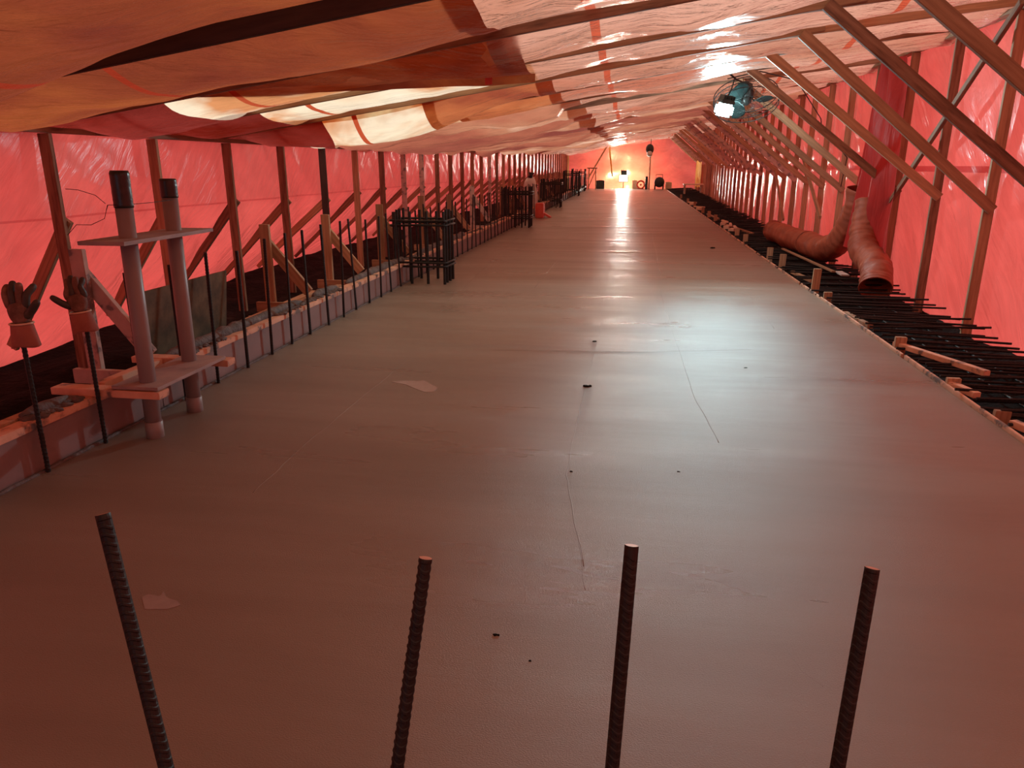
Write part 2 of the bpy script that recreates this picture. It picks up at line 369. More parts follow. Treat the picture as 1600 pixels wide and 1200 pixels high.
# ------------------------------------------------------------------ studs, plates, rafters, braces
nR = int((YEND-Y0)/DY)+1
def place(i):
    return ordn(i) if i < 26 else None
g_ls = 'left wall studs far down the tunnel'
for i in range(nR):
    y = Y0+DY*i; j = i
    p = place(i)
    mk = 'wood_dark' if i == 5 else R.choice(['wood', 'wood_dirty', 'wood_dirty'])
    if i in (8, 9, 15): mk = 'wood_grey'
    lab = f'{p} stud of the left wall, counted from the camera' if p else 'far stud of the left wall near the end of the tunnel'
    if i == 5: lab = 'black-painted stud standing in the left wall, sixth along'
    zt = 1.615+rise(y)
    board('wall_stud', (XL, y, -.12), (XL, y, zt), .038 if True else 0, .089, mk, up=(0, 1, 0), label=lab, cat='stud', group=g_ls if not p else 'left wall studs')
    # kicker outside the stud
    dz = R.uniform(-.04, .06)
    board('wall_kicker', (XL+.03, y+.042, 1.0+dz), (XL-.02-WB(y)*.86, y+.042, .03), .089, .038, R.choice(['wood', 'wood_dirty']), up=(0, 0, 1),
          label=(f'slanted kicker board of the {p} left wall stud' if p else 'far slanted kicker board low on the left wall'), cat='brace', group='left wall kickers' if p else 'far left wall kickers')
    # right stud
    xr = XR(y)
    board('wall_stud', (xr+.03, y, -.15), (xr+.03, y, rb(xr, y)-.04), .038, .089, R.choice(['wood', 'wood', 'wood_dirty']), up=(0, 1, 0),
          label=(f'{p} stud of the right wall, counted from the camera' if p else 'far stud of the right wall near the end of the tunnel'), cat='stud', group='right wall studs' if p else 'far right wall studs')
    if i in (0,):
        pass
    xb = xr
    d1, d2 = R.uniform(-.05, .05), R.uniform(-.04, .04)
    if i > 12 and i % 3 == 1: continue
    board('knee_brace', (xb-1.78+d1, y-.042, rb(xb-1.78, y)+.02), (xb+.05, y-.042, 1.05+d2+rise(y)), .089, .038, (R.choice(['wood', 'wood', 'wood_dirty']) if i < 8 else R.choice(['wood', 'wood_grey', 'wood_grey'])), up=(0, 0, 1),  # lamplight on the far braces is put in as paler lumber colour
          label=(f'{ordn(i if i < 13 else i-1-(i-13)//3)} diagonal knee brace from rafter to right wall, nearest first' if p else 'far diagonal knee brace above the right wall'), cat='brace', group='knee braces' if p else 'far knee braces')
for i in range(-2, nR):
    y = Y0+DY*i; p = place(i) if i >= 0 else None
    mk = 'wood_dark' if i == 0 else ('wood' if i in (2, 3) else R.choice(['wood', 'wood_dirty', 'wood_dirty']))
    lab = f'{p} rafter in view crossing under the roof sheets' if p else 'far rafter crossing under the roof sheets'
    if i < 0: lab = 'roof rafter overhead behind the photographer'
    if i == 0: lab = 'nearest rafter in view, dark, beneath the orange tarp'
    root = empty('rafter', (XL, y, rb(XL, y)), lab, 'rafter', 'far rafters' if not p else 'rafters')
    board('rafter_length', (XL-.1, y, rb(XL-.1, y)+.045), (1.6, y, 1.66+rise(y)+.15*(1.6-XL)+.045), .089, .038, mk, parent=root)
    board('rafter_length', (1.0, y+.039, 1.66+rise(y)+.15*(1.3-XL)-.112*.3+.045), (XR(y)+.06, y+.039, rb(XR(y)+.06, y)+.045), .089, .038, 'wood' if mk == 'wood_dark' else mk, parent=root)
# plates in lengths
def plate(side):
    y = -4.4; n = 0
    while y < YEND:
        y2 = min(YEND, y+4.86)
        x1, x2 = (XL, XL) if side < 0 else (XR(y)+.03, XR(y2)+.03)
        z1, z2 = (1.638+rise(y), 1.638+rise(y2)) if side < 0 else (rb(x1, y)-.021, rb(x2, y2)-.021)
        s = 'left' if side < 0 else 'right'
        board('top_plate', (x1, y, z1), (x2, y2, z2), .038, .089, 'wood_dirty' if side < 0 else 'wood', label=f'{ordn(n)} length of top plate on the {s} wall studs', cat='plate', group=f'{s} top plates')
        y = y2; n += 1
plate(-1); plate(1)
# long diagonal pole braces in the right wall
board('wall_brace', (3.04, 7.05, 2.66), (3.04, 10.0, .62), .06, .038, 'wood_dirty', label='long diagonal brace crossing the right wall above the ducts', cat='brace')
board('wall_brace', (3.05, 10.05, .75), (3.05, 10.12, -.12), .04, .038, 'wood_dark', label='short dark upright post under the long right wall brace', cat='brace')
board('wall_brace', (3.0, 14.15, 1.5), (3.0, 12.5, .6), .06, .038, 'wood', label='short diagonal brace leaning against right wall beyond the ducts', cat='brace')
board('wall_brace', (3.05, 17.6, 1.7), (3.05, 15.6, .35), .06, .038, 'wood', label='far leaning diagonal brace on the right wall', cat='brace')
# loose drape of sheet on the right wall
def drape(u, v):
    z = 2.6 - 2.25*v; wdt = .40+.78*v; y = 9.98 + (u-.5)*wdt*1.6 + .35*v*(v-.6)
    x = 3.06 - .04 - .05*math.cos(u*17+z) - .07*math.sin(math.pi*u)*(1+v) - .02*nz(u*6, z*2)
    return (x, y, z)
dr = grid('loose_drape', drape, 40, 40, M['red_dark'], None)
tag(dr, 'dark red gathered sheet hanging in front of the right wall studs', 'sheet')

# ------------------------------------------------------------------ left form
def form_len(y0, y1, n):
    root = empty('form_wall', (-2.72, (y0+y1)/2, 0), f'{ordn(n)} length of low wooden form along the left slab edge', 'formwork', 'left slab form')
    L = y1-y0
    bm = bmesh.new(); add_box(bm, (-.012, 0, .105), (.02, L-.004, .21), bev=.002); link('face_panel', bm_mesh('face_panel', bm), M['form_face'], root)
    bm = bmesh.new(); add_box(bm, (-.028, 0, .23), (.089, L-.006, .038), bev=.003); link('top_board', bm_mesh('top_board', bm), M['formwood'], root)
    bm = bmesh.new(); add_box(bm, (-.115, R.uniform(-.3, .3), .238), (.06, L*.6, .038), bev=.003); link('back_board', bm_mesh('back_board', bm), M['wood'], root)
M['form_face'] = solid('form_plywood', [(.3, (.19, .13, .125)), (.7, (.27, .18, .17))], scale=3, rough=.55)
y = .2; n = 0
while y < 46: form_len(y, y+3.6, n); y += 3.6; n += 1
# concrete spilled on the form top (uncountable)
bm = bmesh.new()
for y0, y1, dens in [(2.85, 3.2, 90), (3.95, 5.9, 560), (5.9, 12, 900), (12, 30, 700)]:
    for q in range(dens):
        y = R.uniform(y0, y1); 
        if nz(y*1.4, 4.4) < -.12: continue
        x = -2.775+R.gauss(0, .024)+.02*nz(y*5, 1); s = R.uniform(.010, .028); x = min(x, -2.712)
        mt = Matrix.Translation((x, y, .252)) @ Matrix.Rotation(R.random()*6, 4, 'Z') @ Matrix.Diagonal((s*1.1, s*1.6, s*.5, 1))
        bmesh.ops.create_icosphere(bm, subdivisions=1, radius=1, matrix=mt)
o = link('concrete_spill', bm_mesh('concrete_spill', bm), M['mud'], None, True)
tag(o, 'grey crumbs of concrete spilled along the left form top board', 'concrete spill', kind='stuff')
# ragged bead of concrete where slab meets form
V, Fc = [], []
for ya, yb, lb in [(3.98, 5.95, 'thick'), (6.2, 6.75, 'short'), (7.0, 9.0, 'rough'), (9.6, 12.5, 'long'), (2.86, 3.16, 'small')]:
    m_ = max(6, int((yb-ya)/.05))
    V, Fc = tube_data([(-2.80+.02*nz(ya+q*.21), ya+(yb-ya)*q/m_, .262+.008*nz(q*.4)) for q in range(m_+1)], [.012+.038*min(1, q/3, (m_-q)/3)*(.55+abs(nz(q*.33, ya))) for q in range(m_+1)], 10)
    o = link('spilled_heap', mesh_of('spilled_heap', V, Fc), M['mud'], None, True); o.scale = (1, 1, 1)
    tag(o, {'thick': 'thick dark ridge of spilled concrete on the form beside the far pipe', 'short': 'short dark heap of spilled concrete on form by the first wooden brace', 'rough': 'rough ridge of spilled concrete on form short of the nearest cage', 'long': 'long ridge of spilled concrete on form past the nearest cage', 'small': 'small heap of spilled concrete on form between the gloved bars'}[lb], 'spilled concrete')
pts = [(-2.700, .5+i*.06, .002+.006*nz(i*.6)) for i in range(560)]
o = tube('slab_bead', pts, [.010+.008*abs(nz(i*.9, 3)) for i in range(560)], M['mud'], seg=6)
tag(o, 'ragged dark bead of wet concrete along the left slab edge', 'concrete bead')

# strongbacks holding the form
def strongback(y, hgt, mk, label, x=-3.18, wide=.089):
    root = empty('form_brace', (x, y, -.1), label, 'form brace', 'form braces on the left')
    board('post', (x, y, -.1), (x, y, hgt), wide, .038, mk, up=(1, 0, 0), parent=root)
    board('ledger', (x-.12, y-.04, .17), (-2.80, y-.04, .17), .089, .038, mk, parent=root)
    board('diagonal', (x-.03, y+.04, hgt-.14), (-2.83, y+.04, .30), .089, .038, mk, parent=root)
sb = [(3.86, .93, 'wood_grey'), (6.15, .9, 'wood'), (7.5, .9, 'wood'), (9.25, .92, 'wood'), (11.2, .95, 'wood'), (13.0, .9, 'wood'), (15.0, 1.0, 'wood_grey'), (18.5, .95, 'wood_dirty'), (20.5, .9, 'wood'), (24, .9, 'wood'), (28, .9, 'wood')]
for n, (y, h, mk) in enumerate(sb):
    lab = ('pale splattered form brace with post and diagonal beside the pipes' if n == 0 else f'wooden form brace behind the left form, {ORD[n]} from the pipes')
    if n == 6: lab = 'grey weathered form brace behind the left form, midway along'
    strongback(y, h, mk, lab)
board('loose_board', (-3.35, 4.9, .05), (-3.0, 6.7, .22), .02, .089, 'wood', label='loose flat board lying on soil behind the left form', cat='board')
board('loose_board', (-3.6, 6.5, -.02), (-3.1, 7.1, .02), .02, .089, 'wood', label='short pale offcut on soil between the first wooden form braces', cat='board')
# leaning plywood
bm = bmesh.new(); add_box(bm, (0, 0, 0), (.018, 1.12, .52), bev=.002)
o = link('plywood_sheet', bm_mesh('plywood_sheet', bm), M['plybrown']); o.location = (-3.34, 5.1, .30); o.rotation_euler = (0, .12, 0)
tag(o, 'weathered brown plywood sheet standing behind the left form', 'plywood')

# ------------------------------------------------------------------ rebar
def rebar_mesh(L, r, pitch, seg, cut=False, twist=0):
    """ribbed bar along local Z from 0"""
    V = []; Fc = []; zs = []; z = 0
    while z < L-pitch:
        zs += [(z, 0), (z+pitch*.5, 0), (z+pitch*.62, 1), (z+pitch*.88, 1)]; z += pitch
    zs += [(L, 0)]
    for z, rib in zs:
        for k in range(seg):
            an = 2*math.pi*k/seg
            rr = r*(1+.13*rib)
            if k % (seg//2) == 0: rr = r*1.15
            V.append((rr*math.cos(an), rr*math.sin(an), z+(.25*pitch*math.sin(an*2) if 0 < z < L-pitch else 0)))
    n = len(zs)
    for i in range(n-1):
        for k in range(seg):
            k2 = (k+1) % seg; Fc.append((i*seg+k, i*seg+k2, (i+1)*seg+k2, (i+1)*seg+k))
    Fc.append(tuple(reversed(range(seg)))); Fc.append(tuple((n-1)*seg+k for k in range(seg)))
    me = mesh_of('rebar', V, Fc); me.materials.append(M['steel']); me.materials.append(M['cut'])
    if cut: me.polygons[-1].material_index = 1
    return me
# four foreground bars
fg = [((-.716, .833, .928), (-.611, .745, .585), 'leftmost of the four tall rebar bars nearest the camera, rusty cut tip'),
      ((-.262, .884, .870), (-.29, .80, .585), 'nearest-row rebar bar with bright cut tip, second from the left'),
      ((.024, .936, .886), (.011, .85, .585), 'nearest-row rebar bar standing almost upright, third from the left'),
      ((.361, .98, .855), (.328, .90, .585), 'rightmost of the four tall rebar bars nearest the camera')]
for n, (a, b, lab) in enumerate(fg):
    a, b = Vector(a), Vector(b); d = (a-b); base = b - d*((b.z+.05)/d.z)
    me = rebar_mesh((a-base).length, .0088, .0125, 16, cut=True)
    o = link('vertical_rebar', me, None); o.matrix_basis = frame_z = Matrix.Translation(base) @ d.to_track_quat('Z', 'Y').to_matrix().to_4x4()
    tag(o, lab, 'rebar', 'foreground rebar row')
vme = [rebar_mesh(.95, .0102, .02, 8), rebar_mesh(.93, .0102, .02, 8)]
for me in vme:
    pass
i = 0; y = 2.83
tops = [.80, .78, .835, .85, .86, .845, .87, .90, .875, .91, .895, .91, .86, .89, .875]
while y < 47:
    h = tops[i] if i < len(tops) else .88+R.uniform(-.02, .03)
    o = link('vertical_rebar', vme[i % 2], None)
    lx = R.uniform(-.05, .01); ly = R.uniform(-.03, .03)
    if i < 2: lx = ly = 0
    o.location = (-2.675+R.uniform(-.008, .008), y, h-vme[0].vertices[-1].co.z if False else h-.94); o.rotation_euler = (ly, lx, R.random()*3)
    if i == 0: lab = 'ribbed rebar upright wearing the nearer glove, first in the left row'
    elif i == 1: lab = 'ribbed rebar upright wearing the slimmer glove, second in the left row'
    elif i < 30: lab = f'ribbed rebar upright along the left slab edge, {ordn(i)} in its row'
    else: lab = 'far ribbed rebar upright along the left slab edge'
    tag(o, lab, 'rebar', 'left rebar row' if i < 30 else 'far left rebar row')
    y += .372+R.uniform(-.02, .02); i += 1
# horizontal bars on the right
hme = [rebar_mesh(1.0, .0085, .03, 6), rebar_mesh(.9, .0085, .03, 6)]
RY = Matrix.Rotation(math.pi/2, 4, 'Y')
i = 0; y = 3.1
far = bmesh.new()
while y < 19.5:
    L = (XR(y)-.12)-2.05 if y < 14 else 1.0
    o = link('horizontal_rebar', hme[0], None)
    o.matrix_basis = Matrix.Translation((2.10+R.uniform(-.02, .06), y, .035+R.uniform(-.02, .03))) @ Matrix.Rotation(R.uniform(-.03, .03), 4, 'Z') @ Matrix.Rotation(R.uniform(-.02, .04), 4, 'Y') @ RY
    tag(o, f'upper horizontal rebar poking from right slab edge, {ordn(i)} in its layer' if i < 30 else 'far upper horizontal rebar poking from right slab edge', 'rebar', 'right upper rebar layer' if i < 30 else 'far right rebar')
    y += .153+R.uniform(-.035, .035); i += 1
i = 0; y = 3.2
while y < 14:
    o = link('horizontal_rebar', hme[1], None)
    o.matrix_basis = Matrix.Translation((2.12+R.uniform(-.02, .25), y, -.09+R.uniform(-.03, .03))) @ Matrix.Rotation(R.uniform(-.06, .06), 4, 'Z') @ Matrix.Rotation(R.uniform(-.03, .05), 4, 'Y') @ RY
    tag(o, f'lower horizontal rebar poking from right slab edge, {ordn(i)} in its layer' if i < 30 else 'far lower horizontal rebar poking from right slab edge', 'rebar', 'right lower rebar layer' if i < 30 else 'far right lower rebar')
    y += .155+R.uniform(-.04, .04); i += 1
for q in range(330):
    y = 14+q*.11 if q < 55 else 19.5+(q-55)*.1; x = 2.12
    V, Fc = tube_data([(x, y, .03), (x+.5+.5*min(1, (y-14)/30), y+R.uniform(-.05, .05), R.uniform(0, .09)), (x+.95+.6*min(1, (y-14)/36), y+R.uniform(-.1, .1), R.uniform(.0, .12))], .01, 4); add_data(far, V, Fc)
o = link('rebar_mass', bm_mesh('rebar_mass', far), M['steel']); tag(o, 'dense mass of far horizontal rebar beyond the ducts on the right', 'rebar', kind='stuff')
# long bars tying the mat
for n, x in enumerate([2.32, 2.62, 2.9]):
    o = tube('long_rebar', [(x+.03*nz(k*.3, n), 2.5+k*1.5, -.13+.02*nz(k, n)) for k in range(30)], .0085, M['steel'], seg=6)
    tag(o, ['long rebar running under the right mat nearest the slab', 'long rebar running under the middle of the right mat', 'long rebar running under the right mat nearest the wall'][n], 'rebar', 'long right rebar')
# cages
def cage(cx, cy, wx, wy, h, label, nx=4, ny=4, r=.016):
    root = empty('rebar_cage', (cx, cy, 0), label, 'rebar cage', 'column rebar cages')
    me = rebar_mesh(h+.05, r, .025, 6)
    spots = [(-wx/2+wx*i/(nx-1), s*wy/2) for i in range(nx) for s in (-1, 1)] + [(s*wx/2, -wy/2+wy*j/(ny-1)) for j in range(1, ny-1) for s in (-1, 1)]
    for a, b in spots:
        o = link('upright_bar', me, None, root); o.location = (a+R.uniform(-.01, .01), b+R.uniform(-.01, .01), -.05+R.uniform(-.03, .02))
    rr = .016+r
    for z in (h*.87, h*.81, .26, .215):
        c = [(-1, -1), (1, -1), (1, 1), (-1, 1)]
        pts = []
        for q in range(4):
            a, b = c[q], c[(q+1) % 4]
            for t in (.04, .5, .96): pts.append(((a[0]+(b[0]-a[0])*t)*(wx/2+rr), (a[1]+(b[1]-a[1])*t)*(wy/2+rr), z+R.uniform(-.006, .006)))
        pts.append(pts[0])
        tube('tie_hoop', pts, .014, M['steel'], root, 6)
    return root
cage(-2.51, 8.90, .62, .44, .87, 'dark rebar cage on the slab edge, nearest of the column cages')
cage(-2.62, 17.5, .62, .6, .92, 'dark rebar cage on the slab edge, second from the camera', 5, 4)
cage(-2.70, 26.0, .64, .7, .95, 'dark rebar cage on the slab edge, third from the camera', 6, 4)
cage(-2.78, 36.0, .7, 1.2, 1.15, 'dark rebar cage on the slab edge, fourth from the camera', 5, 5)
cage(-2.9, 42.5, .7, 1.2, 1.2, 'dark rebar cage on the slab edge, farthest from the camera', 4, 4)

# ------------------------------------------------------------------ capped pipes with their plywood spacers
def pipe(x, y, top, cap, lean, label):
    root = empty('conduit_pipe', (x, y, 0), label, 'pipe', 'capped conduit pipes')
    tx, ty = lean
    P = lambda z: (tx*z, ty*z, z)
    tube('pipe_body', [P(-.04), P(top-cap)], .041, M['pvc'], root, 28)
    tube('coupling', [P(-.03), P(.088), P(.09)], [.0455, .0455, .042], M['pvc'], root, 28)
    n = 14
    o = tube('taped_cap', [P(top-cap-.01+ (cap+.01)*i/n) for i in range(n+1)], [.044+.0015*R.random() for i in range(n)]+[.040], M['tape'], root, 28)
    o['label'] = 'black tape wrapped over the pipe end'
pipe(-2.468, 3.34, 1.375, .165, (.012, .0), 'grey upright pipe with long black taped end, nearer of the two')
pipe(-2.50, 3.77, 1.33, .09, (.012, -.0), 'grey upright pipe with short black taped end, farther of the two')
def holed_plate(name, c, sx, sy, th, holes, mat, parent=None):
    """plywood with round holes, in local coordinates about c"""
    bm = bmesh.new()
    add_box(bm, (0, 0, 0), (sx, sy, th), bev=.0015)
    me = bm_mesh(name, bm); o = link(name, me, mat, parent); o.location = c
    return o
UP = 1.045
o = holed_plate('pipe_spacer', (-2.465, 3.54, UP), .24, .80, .019, [], M['ply'])
o.rotation_euler = (0, 0, .02)
tag(o, 'thin grey plywood spacer high on both upright pipes', 'plywood spacer')
o = holed_plate('pipe_spacer', (-2.47, 3.565, .302), .26, .66, .018, [], M['ply'])
tag(o, 'grey plywood spacer low around both pipes on the crossboards', 'plywood spacer')
board('cross_board', (-2.95, 3.27, .268), (-2.33, 3.27, .268), .038, .089, 'formwood', label='pale crossboard from form under the low spacer, nearer end', cat='board')
board('cross_board', (-2.95, 3.92, .268), (-2.32, 3.92, .268), .038, .089, 'formwood', label='pale crossboard from form under the low spacer, farther end', cat='board')
board('cross_board', (-2.76, 3.35, .268), (-2.76, 3.86, .268), .038, .06, 'formwood', label='pale board lying lengthwise on the form behind the pipes', cat='board')
# tie wire between the pipes
wp = [(-2.52, 3.30, 1.19), (-2.5, 3.29, 1.215), (-2.46, 3.292, 1.215), (-2.42, 3.32, 1.215), (-2.44, 3.55, 1.215), (-2.455, 3.75, 1.22), (-2.48, 3.83, 1.22), (-2.54, 3.79, 1.22)]
o = tube('tie_wire', wp, .0016, M['steel'], seg=5); tag(o, 'thin tie wire stretched between the tops of the two pipes', 'wire')
wp = [(-2.52, 3.30, 1.22), (-2.56, 3.29, 1.26), (-2.64, 3.28, 1.285), (-2.70, 3.27, 1.29)]
wq = [(-2.51, 3.30, 1.215), (-2.53, 3.29, 1.15), (-2.60, 3.28, 1.12), (-2.68, 3.28, 1.12), (-2.73, 3.27, 1.07)]
o = tube('wire_end', wp, .0016, M['steel'], seg=5); tag(o, 'upper curled loose wire end left of the nearer pipe', 'wire')
o = tube('wire_end', wq, .0016, M['steel'], seg=5); tag(o, 'lower curled loose wire end left of the nearer pipe', 'wire')

# ------------------------------------------------------------------ gloves
def skin_obj(name, chains, mat, parent, sub=2):
    verts = []; edges = []; rad = []
    for ch in chains:
        prev = ch[0]
        for (p, r) in ch[1:]:
            verts.append(p); rad.append(r); edges.append((prev, len(verts)-1)) if prev is not None else None
            prev = len(verts)-1
    me = bpy.data.meshes.new(name); me.from_pydata(verts, edges, [])
    o = link(name, me, mat, parent)
    md = o.modifiers.new('skin', 'SKIN'); md.use_smooth_shade = True
    if not me.skin_vertices: 
        bpy.context.view_layer.objects.active = o
    for i, sv in enumerate(me.skin_vertices[0].data):
        sv.radius = (rad[i][0], rad[i][1]); sv.use_root = (i == 0)
    s = o.modifiers.new('sub', 'SUBSURF'); s.levels = sub; s.render_levels = sub
    return o
def glove(loc, rz, tilt, sc_, label, thumb_out=1, spread=1):
    root = empty('work_glove', loc, label, 'glove', 'gloves on the rebar')
    root.rotation_euler = (0, tilt, rz); root.scale = (sc_, sc_, sc_)
    # local: x across the palm, y through it, z up along fingers
    hand = [[None, ((0, 0, -.005), (.030, .030)), ((0, 0, .04), (.044, .026)), ((0, .004, .085), (.047, .024))]]
    o = skin_obj('palm', hand, M['leather'], root)
    for k, (x, L, bend) in enumerate([(-.034, .062, .02), (-.012, .078, .012), (.012, .074, -.004), (.034, .060, .018)]):
        ch = [[None, ((x*.85, .003, .052), (.015, .015)), ((x, .003, .08), (.015, .015)), ((x*1.15*spread, .006, .08+L*.45), (.0155, .015)), ((x*1.3*spread+.004*k, .006+bend, .08+L*.8), (.0145, .014)), ((x*1.35*spread+.004*k, .006+bend*1.9, .08+L), (.0115, .0115))]]
        skin_obj('finger', ch, M['rubber'] if k % 2 else M['leather'], root)
    s = thumb_out
    ch = [[None, ((.022*s, 0, .025), (.018, .018)), ((.052*s, -.008, .045), (.0165, .016)), ((.078*s, -.012, .072), (.0155, .015)), ((.092*s, -.012, .088), (.011, .011))]]
    skin_obj('thumb', ch, M['rubber'], root)
    n = 10; V = []; Fc = []; seg = 24
    for i in range(n+1):
        t = i/n; z = -.085+.085*t; a = .052-.012*t; b = .040-.010*t
        for k in range(seg):
            an = 2*math.pi*k/seg; w_ = 1+.05*math.sin(an*5+2)*(1-t)
            V.append((a*math.cos(an)*w_, b*math.sin(an)*w_, z+.004*math.sin(an*3)*(1-t)))
    for i in range(n):
        for k in range(seg):
            k2 = (k+1) % seg; Fc.append((i*seg+k, i*seg+k2, (i+1)*seg+k2, (i+1)*seg+k))
    o = link('cuff', mesh_of('cuff', V, Fc), M['cuff'], root, True)
    sd = o.modifiers.new('thick', 'SOLIDIFY'); sd.thickness = .004
    tube('wrist_band', [(.042*math.cos(a), .031*math.sin(a), .002) for a in [q*math.pi/8 for q in range(17)]], .004, M['cream'], root, 6)
glove((-2.665, 2.825, .72), 0.15, -.05, 1.2, 'dirty work glove with thumb out pulled over the nearest left rebar', 1)
glove((-2.675, 3.20, .70), .5, -.10, 1.15, 'slimmer brown work glove on the second left rebar', -1, .55)

# ------------------------------------------------------------------ right form edge, stakes, offcuts
y = 2.2; n = 0
while y < 46:
    o = board('edge_form', (2.108, y, -.035), (2.108+R.uniform(-.006, .006), y+3.55, -.033+R.uniform(-.006, .012)), .11, .02, 'formwood', label=f'{ordn(n)} length of thin edge board along the right slab edge', cat='formwork', group='right edge form')
    y += 3.6; n += 1
st = [(4.35, .05), (4.99, .06), (6.04, .10), (8.25, .09), (8.86, .26), (10.83, .20), (11.8, .19), (14.3, .17), (15.5, .18), (19.5, .2), (21, .2), (23, .2), (26, .22), (29, .2), (33, .2)]
for n, (y, h) in enumerate(st):
    board('form_stake', (2.155, y, -.3), (2.155+R.uniform(-.01, .015), y+R.uniform(-.01, .01), h), .085, .038, 'wood', up=(1, 0, 0), label=f'wooden stake beside the right slab edge, {ORD[n]} from the camera', cat='stake', group='right edge stakes')
off = [((2.15, 4.2, .03), (2.38, 3.55, .03), 'long pink offcut board lying over near right rebar'), ((2.14, 5.0, .02), (2.2, 4.75, .02), 'small block on the right slab edge at the near rebar'),
       ((2.15, 6.1, .03), (2.42, 5.15, .06), 'long narrow board propped on the right rebar mat'), ((2.14, 7.6, .0), (2.2, 6.9, .0), 'short board beside right slab edge below the ducts'),
       ((2.5, 12.6, .09), (2.62, 9.9, .09), 'pale long batten lying on the right rebar beside the duct'), ((2.2, 10.3, .02), (2.28, 9.5, .02), 'short offcut between the right edge stakes'),
       ((2.2, 18.5, .06), (2.5, 15.7, .06), 'far batten on the right rebar mat'), ((2.16, 3.9, .0), (2.2, 3.4, .0), 'nearest short block against the right slab edge'), ((2.2, 22, .06), (2.3, 20, .06), 'farthest batten on the right rebar mat')]
for n, (a, b, lab) in enumerate(off):
    board('offcut_board', a, b, .038 if n != 4 else .02, .05, 'formwood' if n in (0, 1, 2, 7) else 'wood', label=lab, cat='board')
# far wooden clutter along the right edge
for n, y in enumerate([16.5, 17.3, 18.2, 24.5, 27.5]):
    bm = bmesh.new(); add_box(bm, (0, 0, .05), (.12, .3, .10), bev=.004); add_box(bm, (.03, .1, .12), (.05, .5, .04), Matrix.Rotation(.3, 3, 'Z'), .003)
    o = link('scrap_block', bm_mesh('scrap_block', bm), M['cream']); o.location = (2.2, y, 0); o.rotation_euler = (0, 0, R.uniform(-.4, .4))
    tag(o, f'pale scrap blocks at the right slab edge, {ORD[n]} beyond the ducts', 'offcut', 'scrap blocks on the right edge')

# ------------------------------------------------------------------ ducts
def spline(pts, n):
    pts = [Vector(p) for p in pts]; P = [pts[0]*2-pts[1]]+pts+[pts[-1]*2-pts[-2]]; out = []
    for i in range(1, len(P)-2):
        for q in range(n):
            t = q/n; a, b, c, d = P[i-1:i+3]
            out.append(.5*((2*b)+(c-a)*t+(2*a-5*b+4*c-d)*t*t+(3*b-3*c+d-a)*t**3))
    out.append(P[-2]); return out
def duct(pts, rad, label, open_end=False, seedv=0):
    root = empty('heater_duct', pts[0], label, 'duct', 'fabric heater ducts'); o0 = Vector(pts[0])
    sp = [p-o0 for p in spline(pts, 22)]; n = len(sp); seg = 26
    V = []; Fc = []; a = None
    for i, p in enumerate(sp):
        t = (sp[min(i+1, n-1)]-sp[max(i-1, 0)]).normalized()
        if a is None: a = t.orthogonal().normalized()
        a = (a-t*a.dot(t)).normalized(); b = t.cross(a)
        r = rad*(1+.022*math.cos(i*math.pi/2.5)*(.4+abs(nz(i*.2, seedv))*2)) 
        for k in range(seg):
            an = 2*math.pi*k/seg
            rr = r*(1+.13*nz(math.cos(an)*1.5+seedv, math.sin(an)*1.5, i*.13)+.05*nz(math.cos(an)*3, math.sin(an)*3+seedv, i*.4))
            V.append(p+a*math.cos(an)*rr+b*math.sin(an)*rr)
    for i in range(n-1):
        for k in range(seg):
            k2 = (k+1) % seg; Fc.append((i*seg+k, i*seg+k2, (i+1)*seg+k2, (i+1)*seg+k))
    o = link('duct_hose', mesh_of('duct_hose', V, Fc), M['duct'], root, True)
    s = o.modifiers.new('thick', 'SOLIDIFY'); s.thickness = .006; s.offset = -1
    for idx in ([0] if open_end else [0, n//3]):
        p = sp[idx]; t = (sp[idx+1]-sp[idx]).normalized(); a = t.orthogonal().normalized(); b = t.cross(a)
        tube('cuff_ring', [p+(a*math.cos(q*math.pi/12)+b*math.sin(q*math.pi/12))*rad*1.03 for q in range(25)], .008, M['duct'], root, 6)
    return root
duct([(2.62, 14.2, .25), (2.70, 13.2, .23), (2.78, 12.2, .23), (2.84, 11.3, .24), (2.92, 10.85, .42), (2.98, 10.6, .75), (3.0, 10.5, 1.1)], .175, 'long orange-brown fabric duct lying over the right rebar mat', seedv=1)
duct([(2.80, 8.80, .06), (2.85, 8.98, .20), (2.88, 9.25, .30), (2.86, 9.6, .40), (2.90, 9.8, .62), (2.96, 9.95, .95)], .17, 'shorter fabric duct bending to an open mouth by the right wall', True, seedv=4)
bm = bmesh.new(); add_box(bm, (0, 0, 0), (.10, .35, .02), bev=.004)
o = link('plastic_scrap', bm_mesh('plastic_scrap', bm), M['white_p']); o.location = (2.72, 9.9, .07); tag(o, 'white and pink plastic scrap between the two ducts', 'scrap')

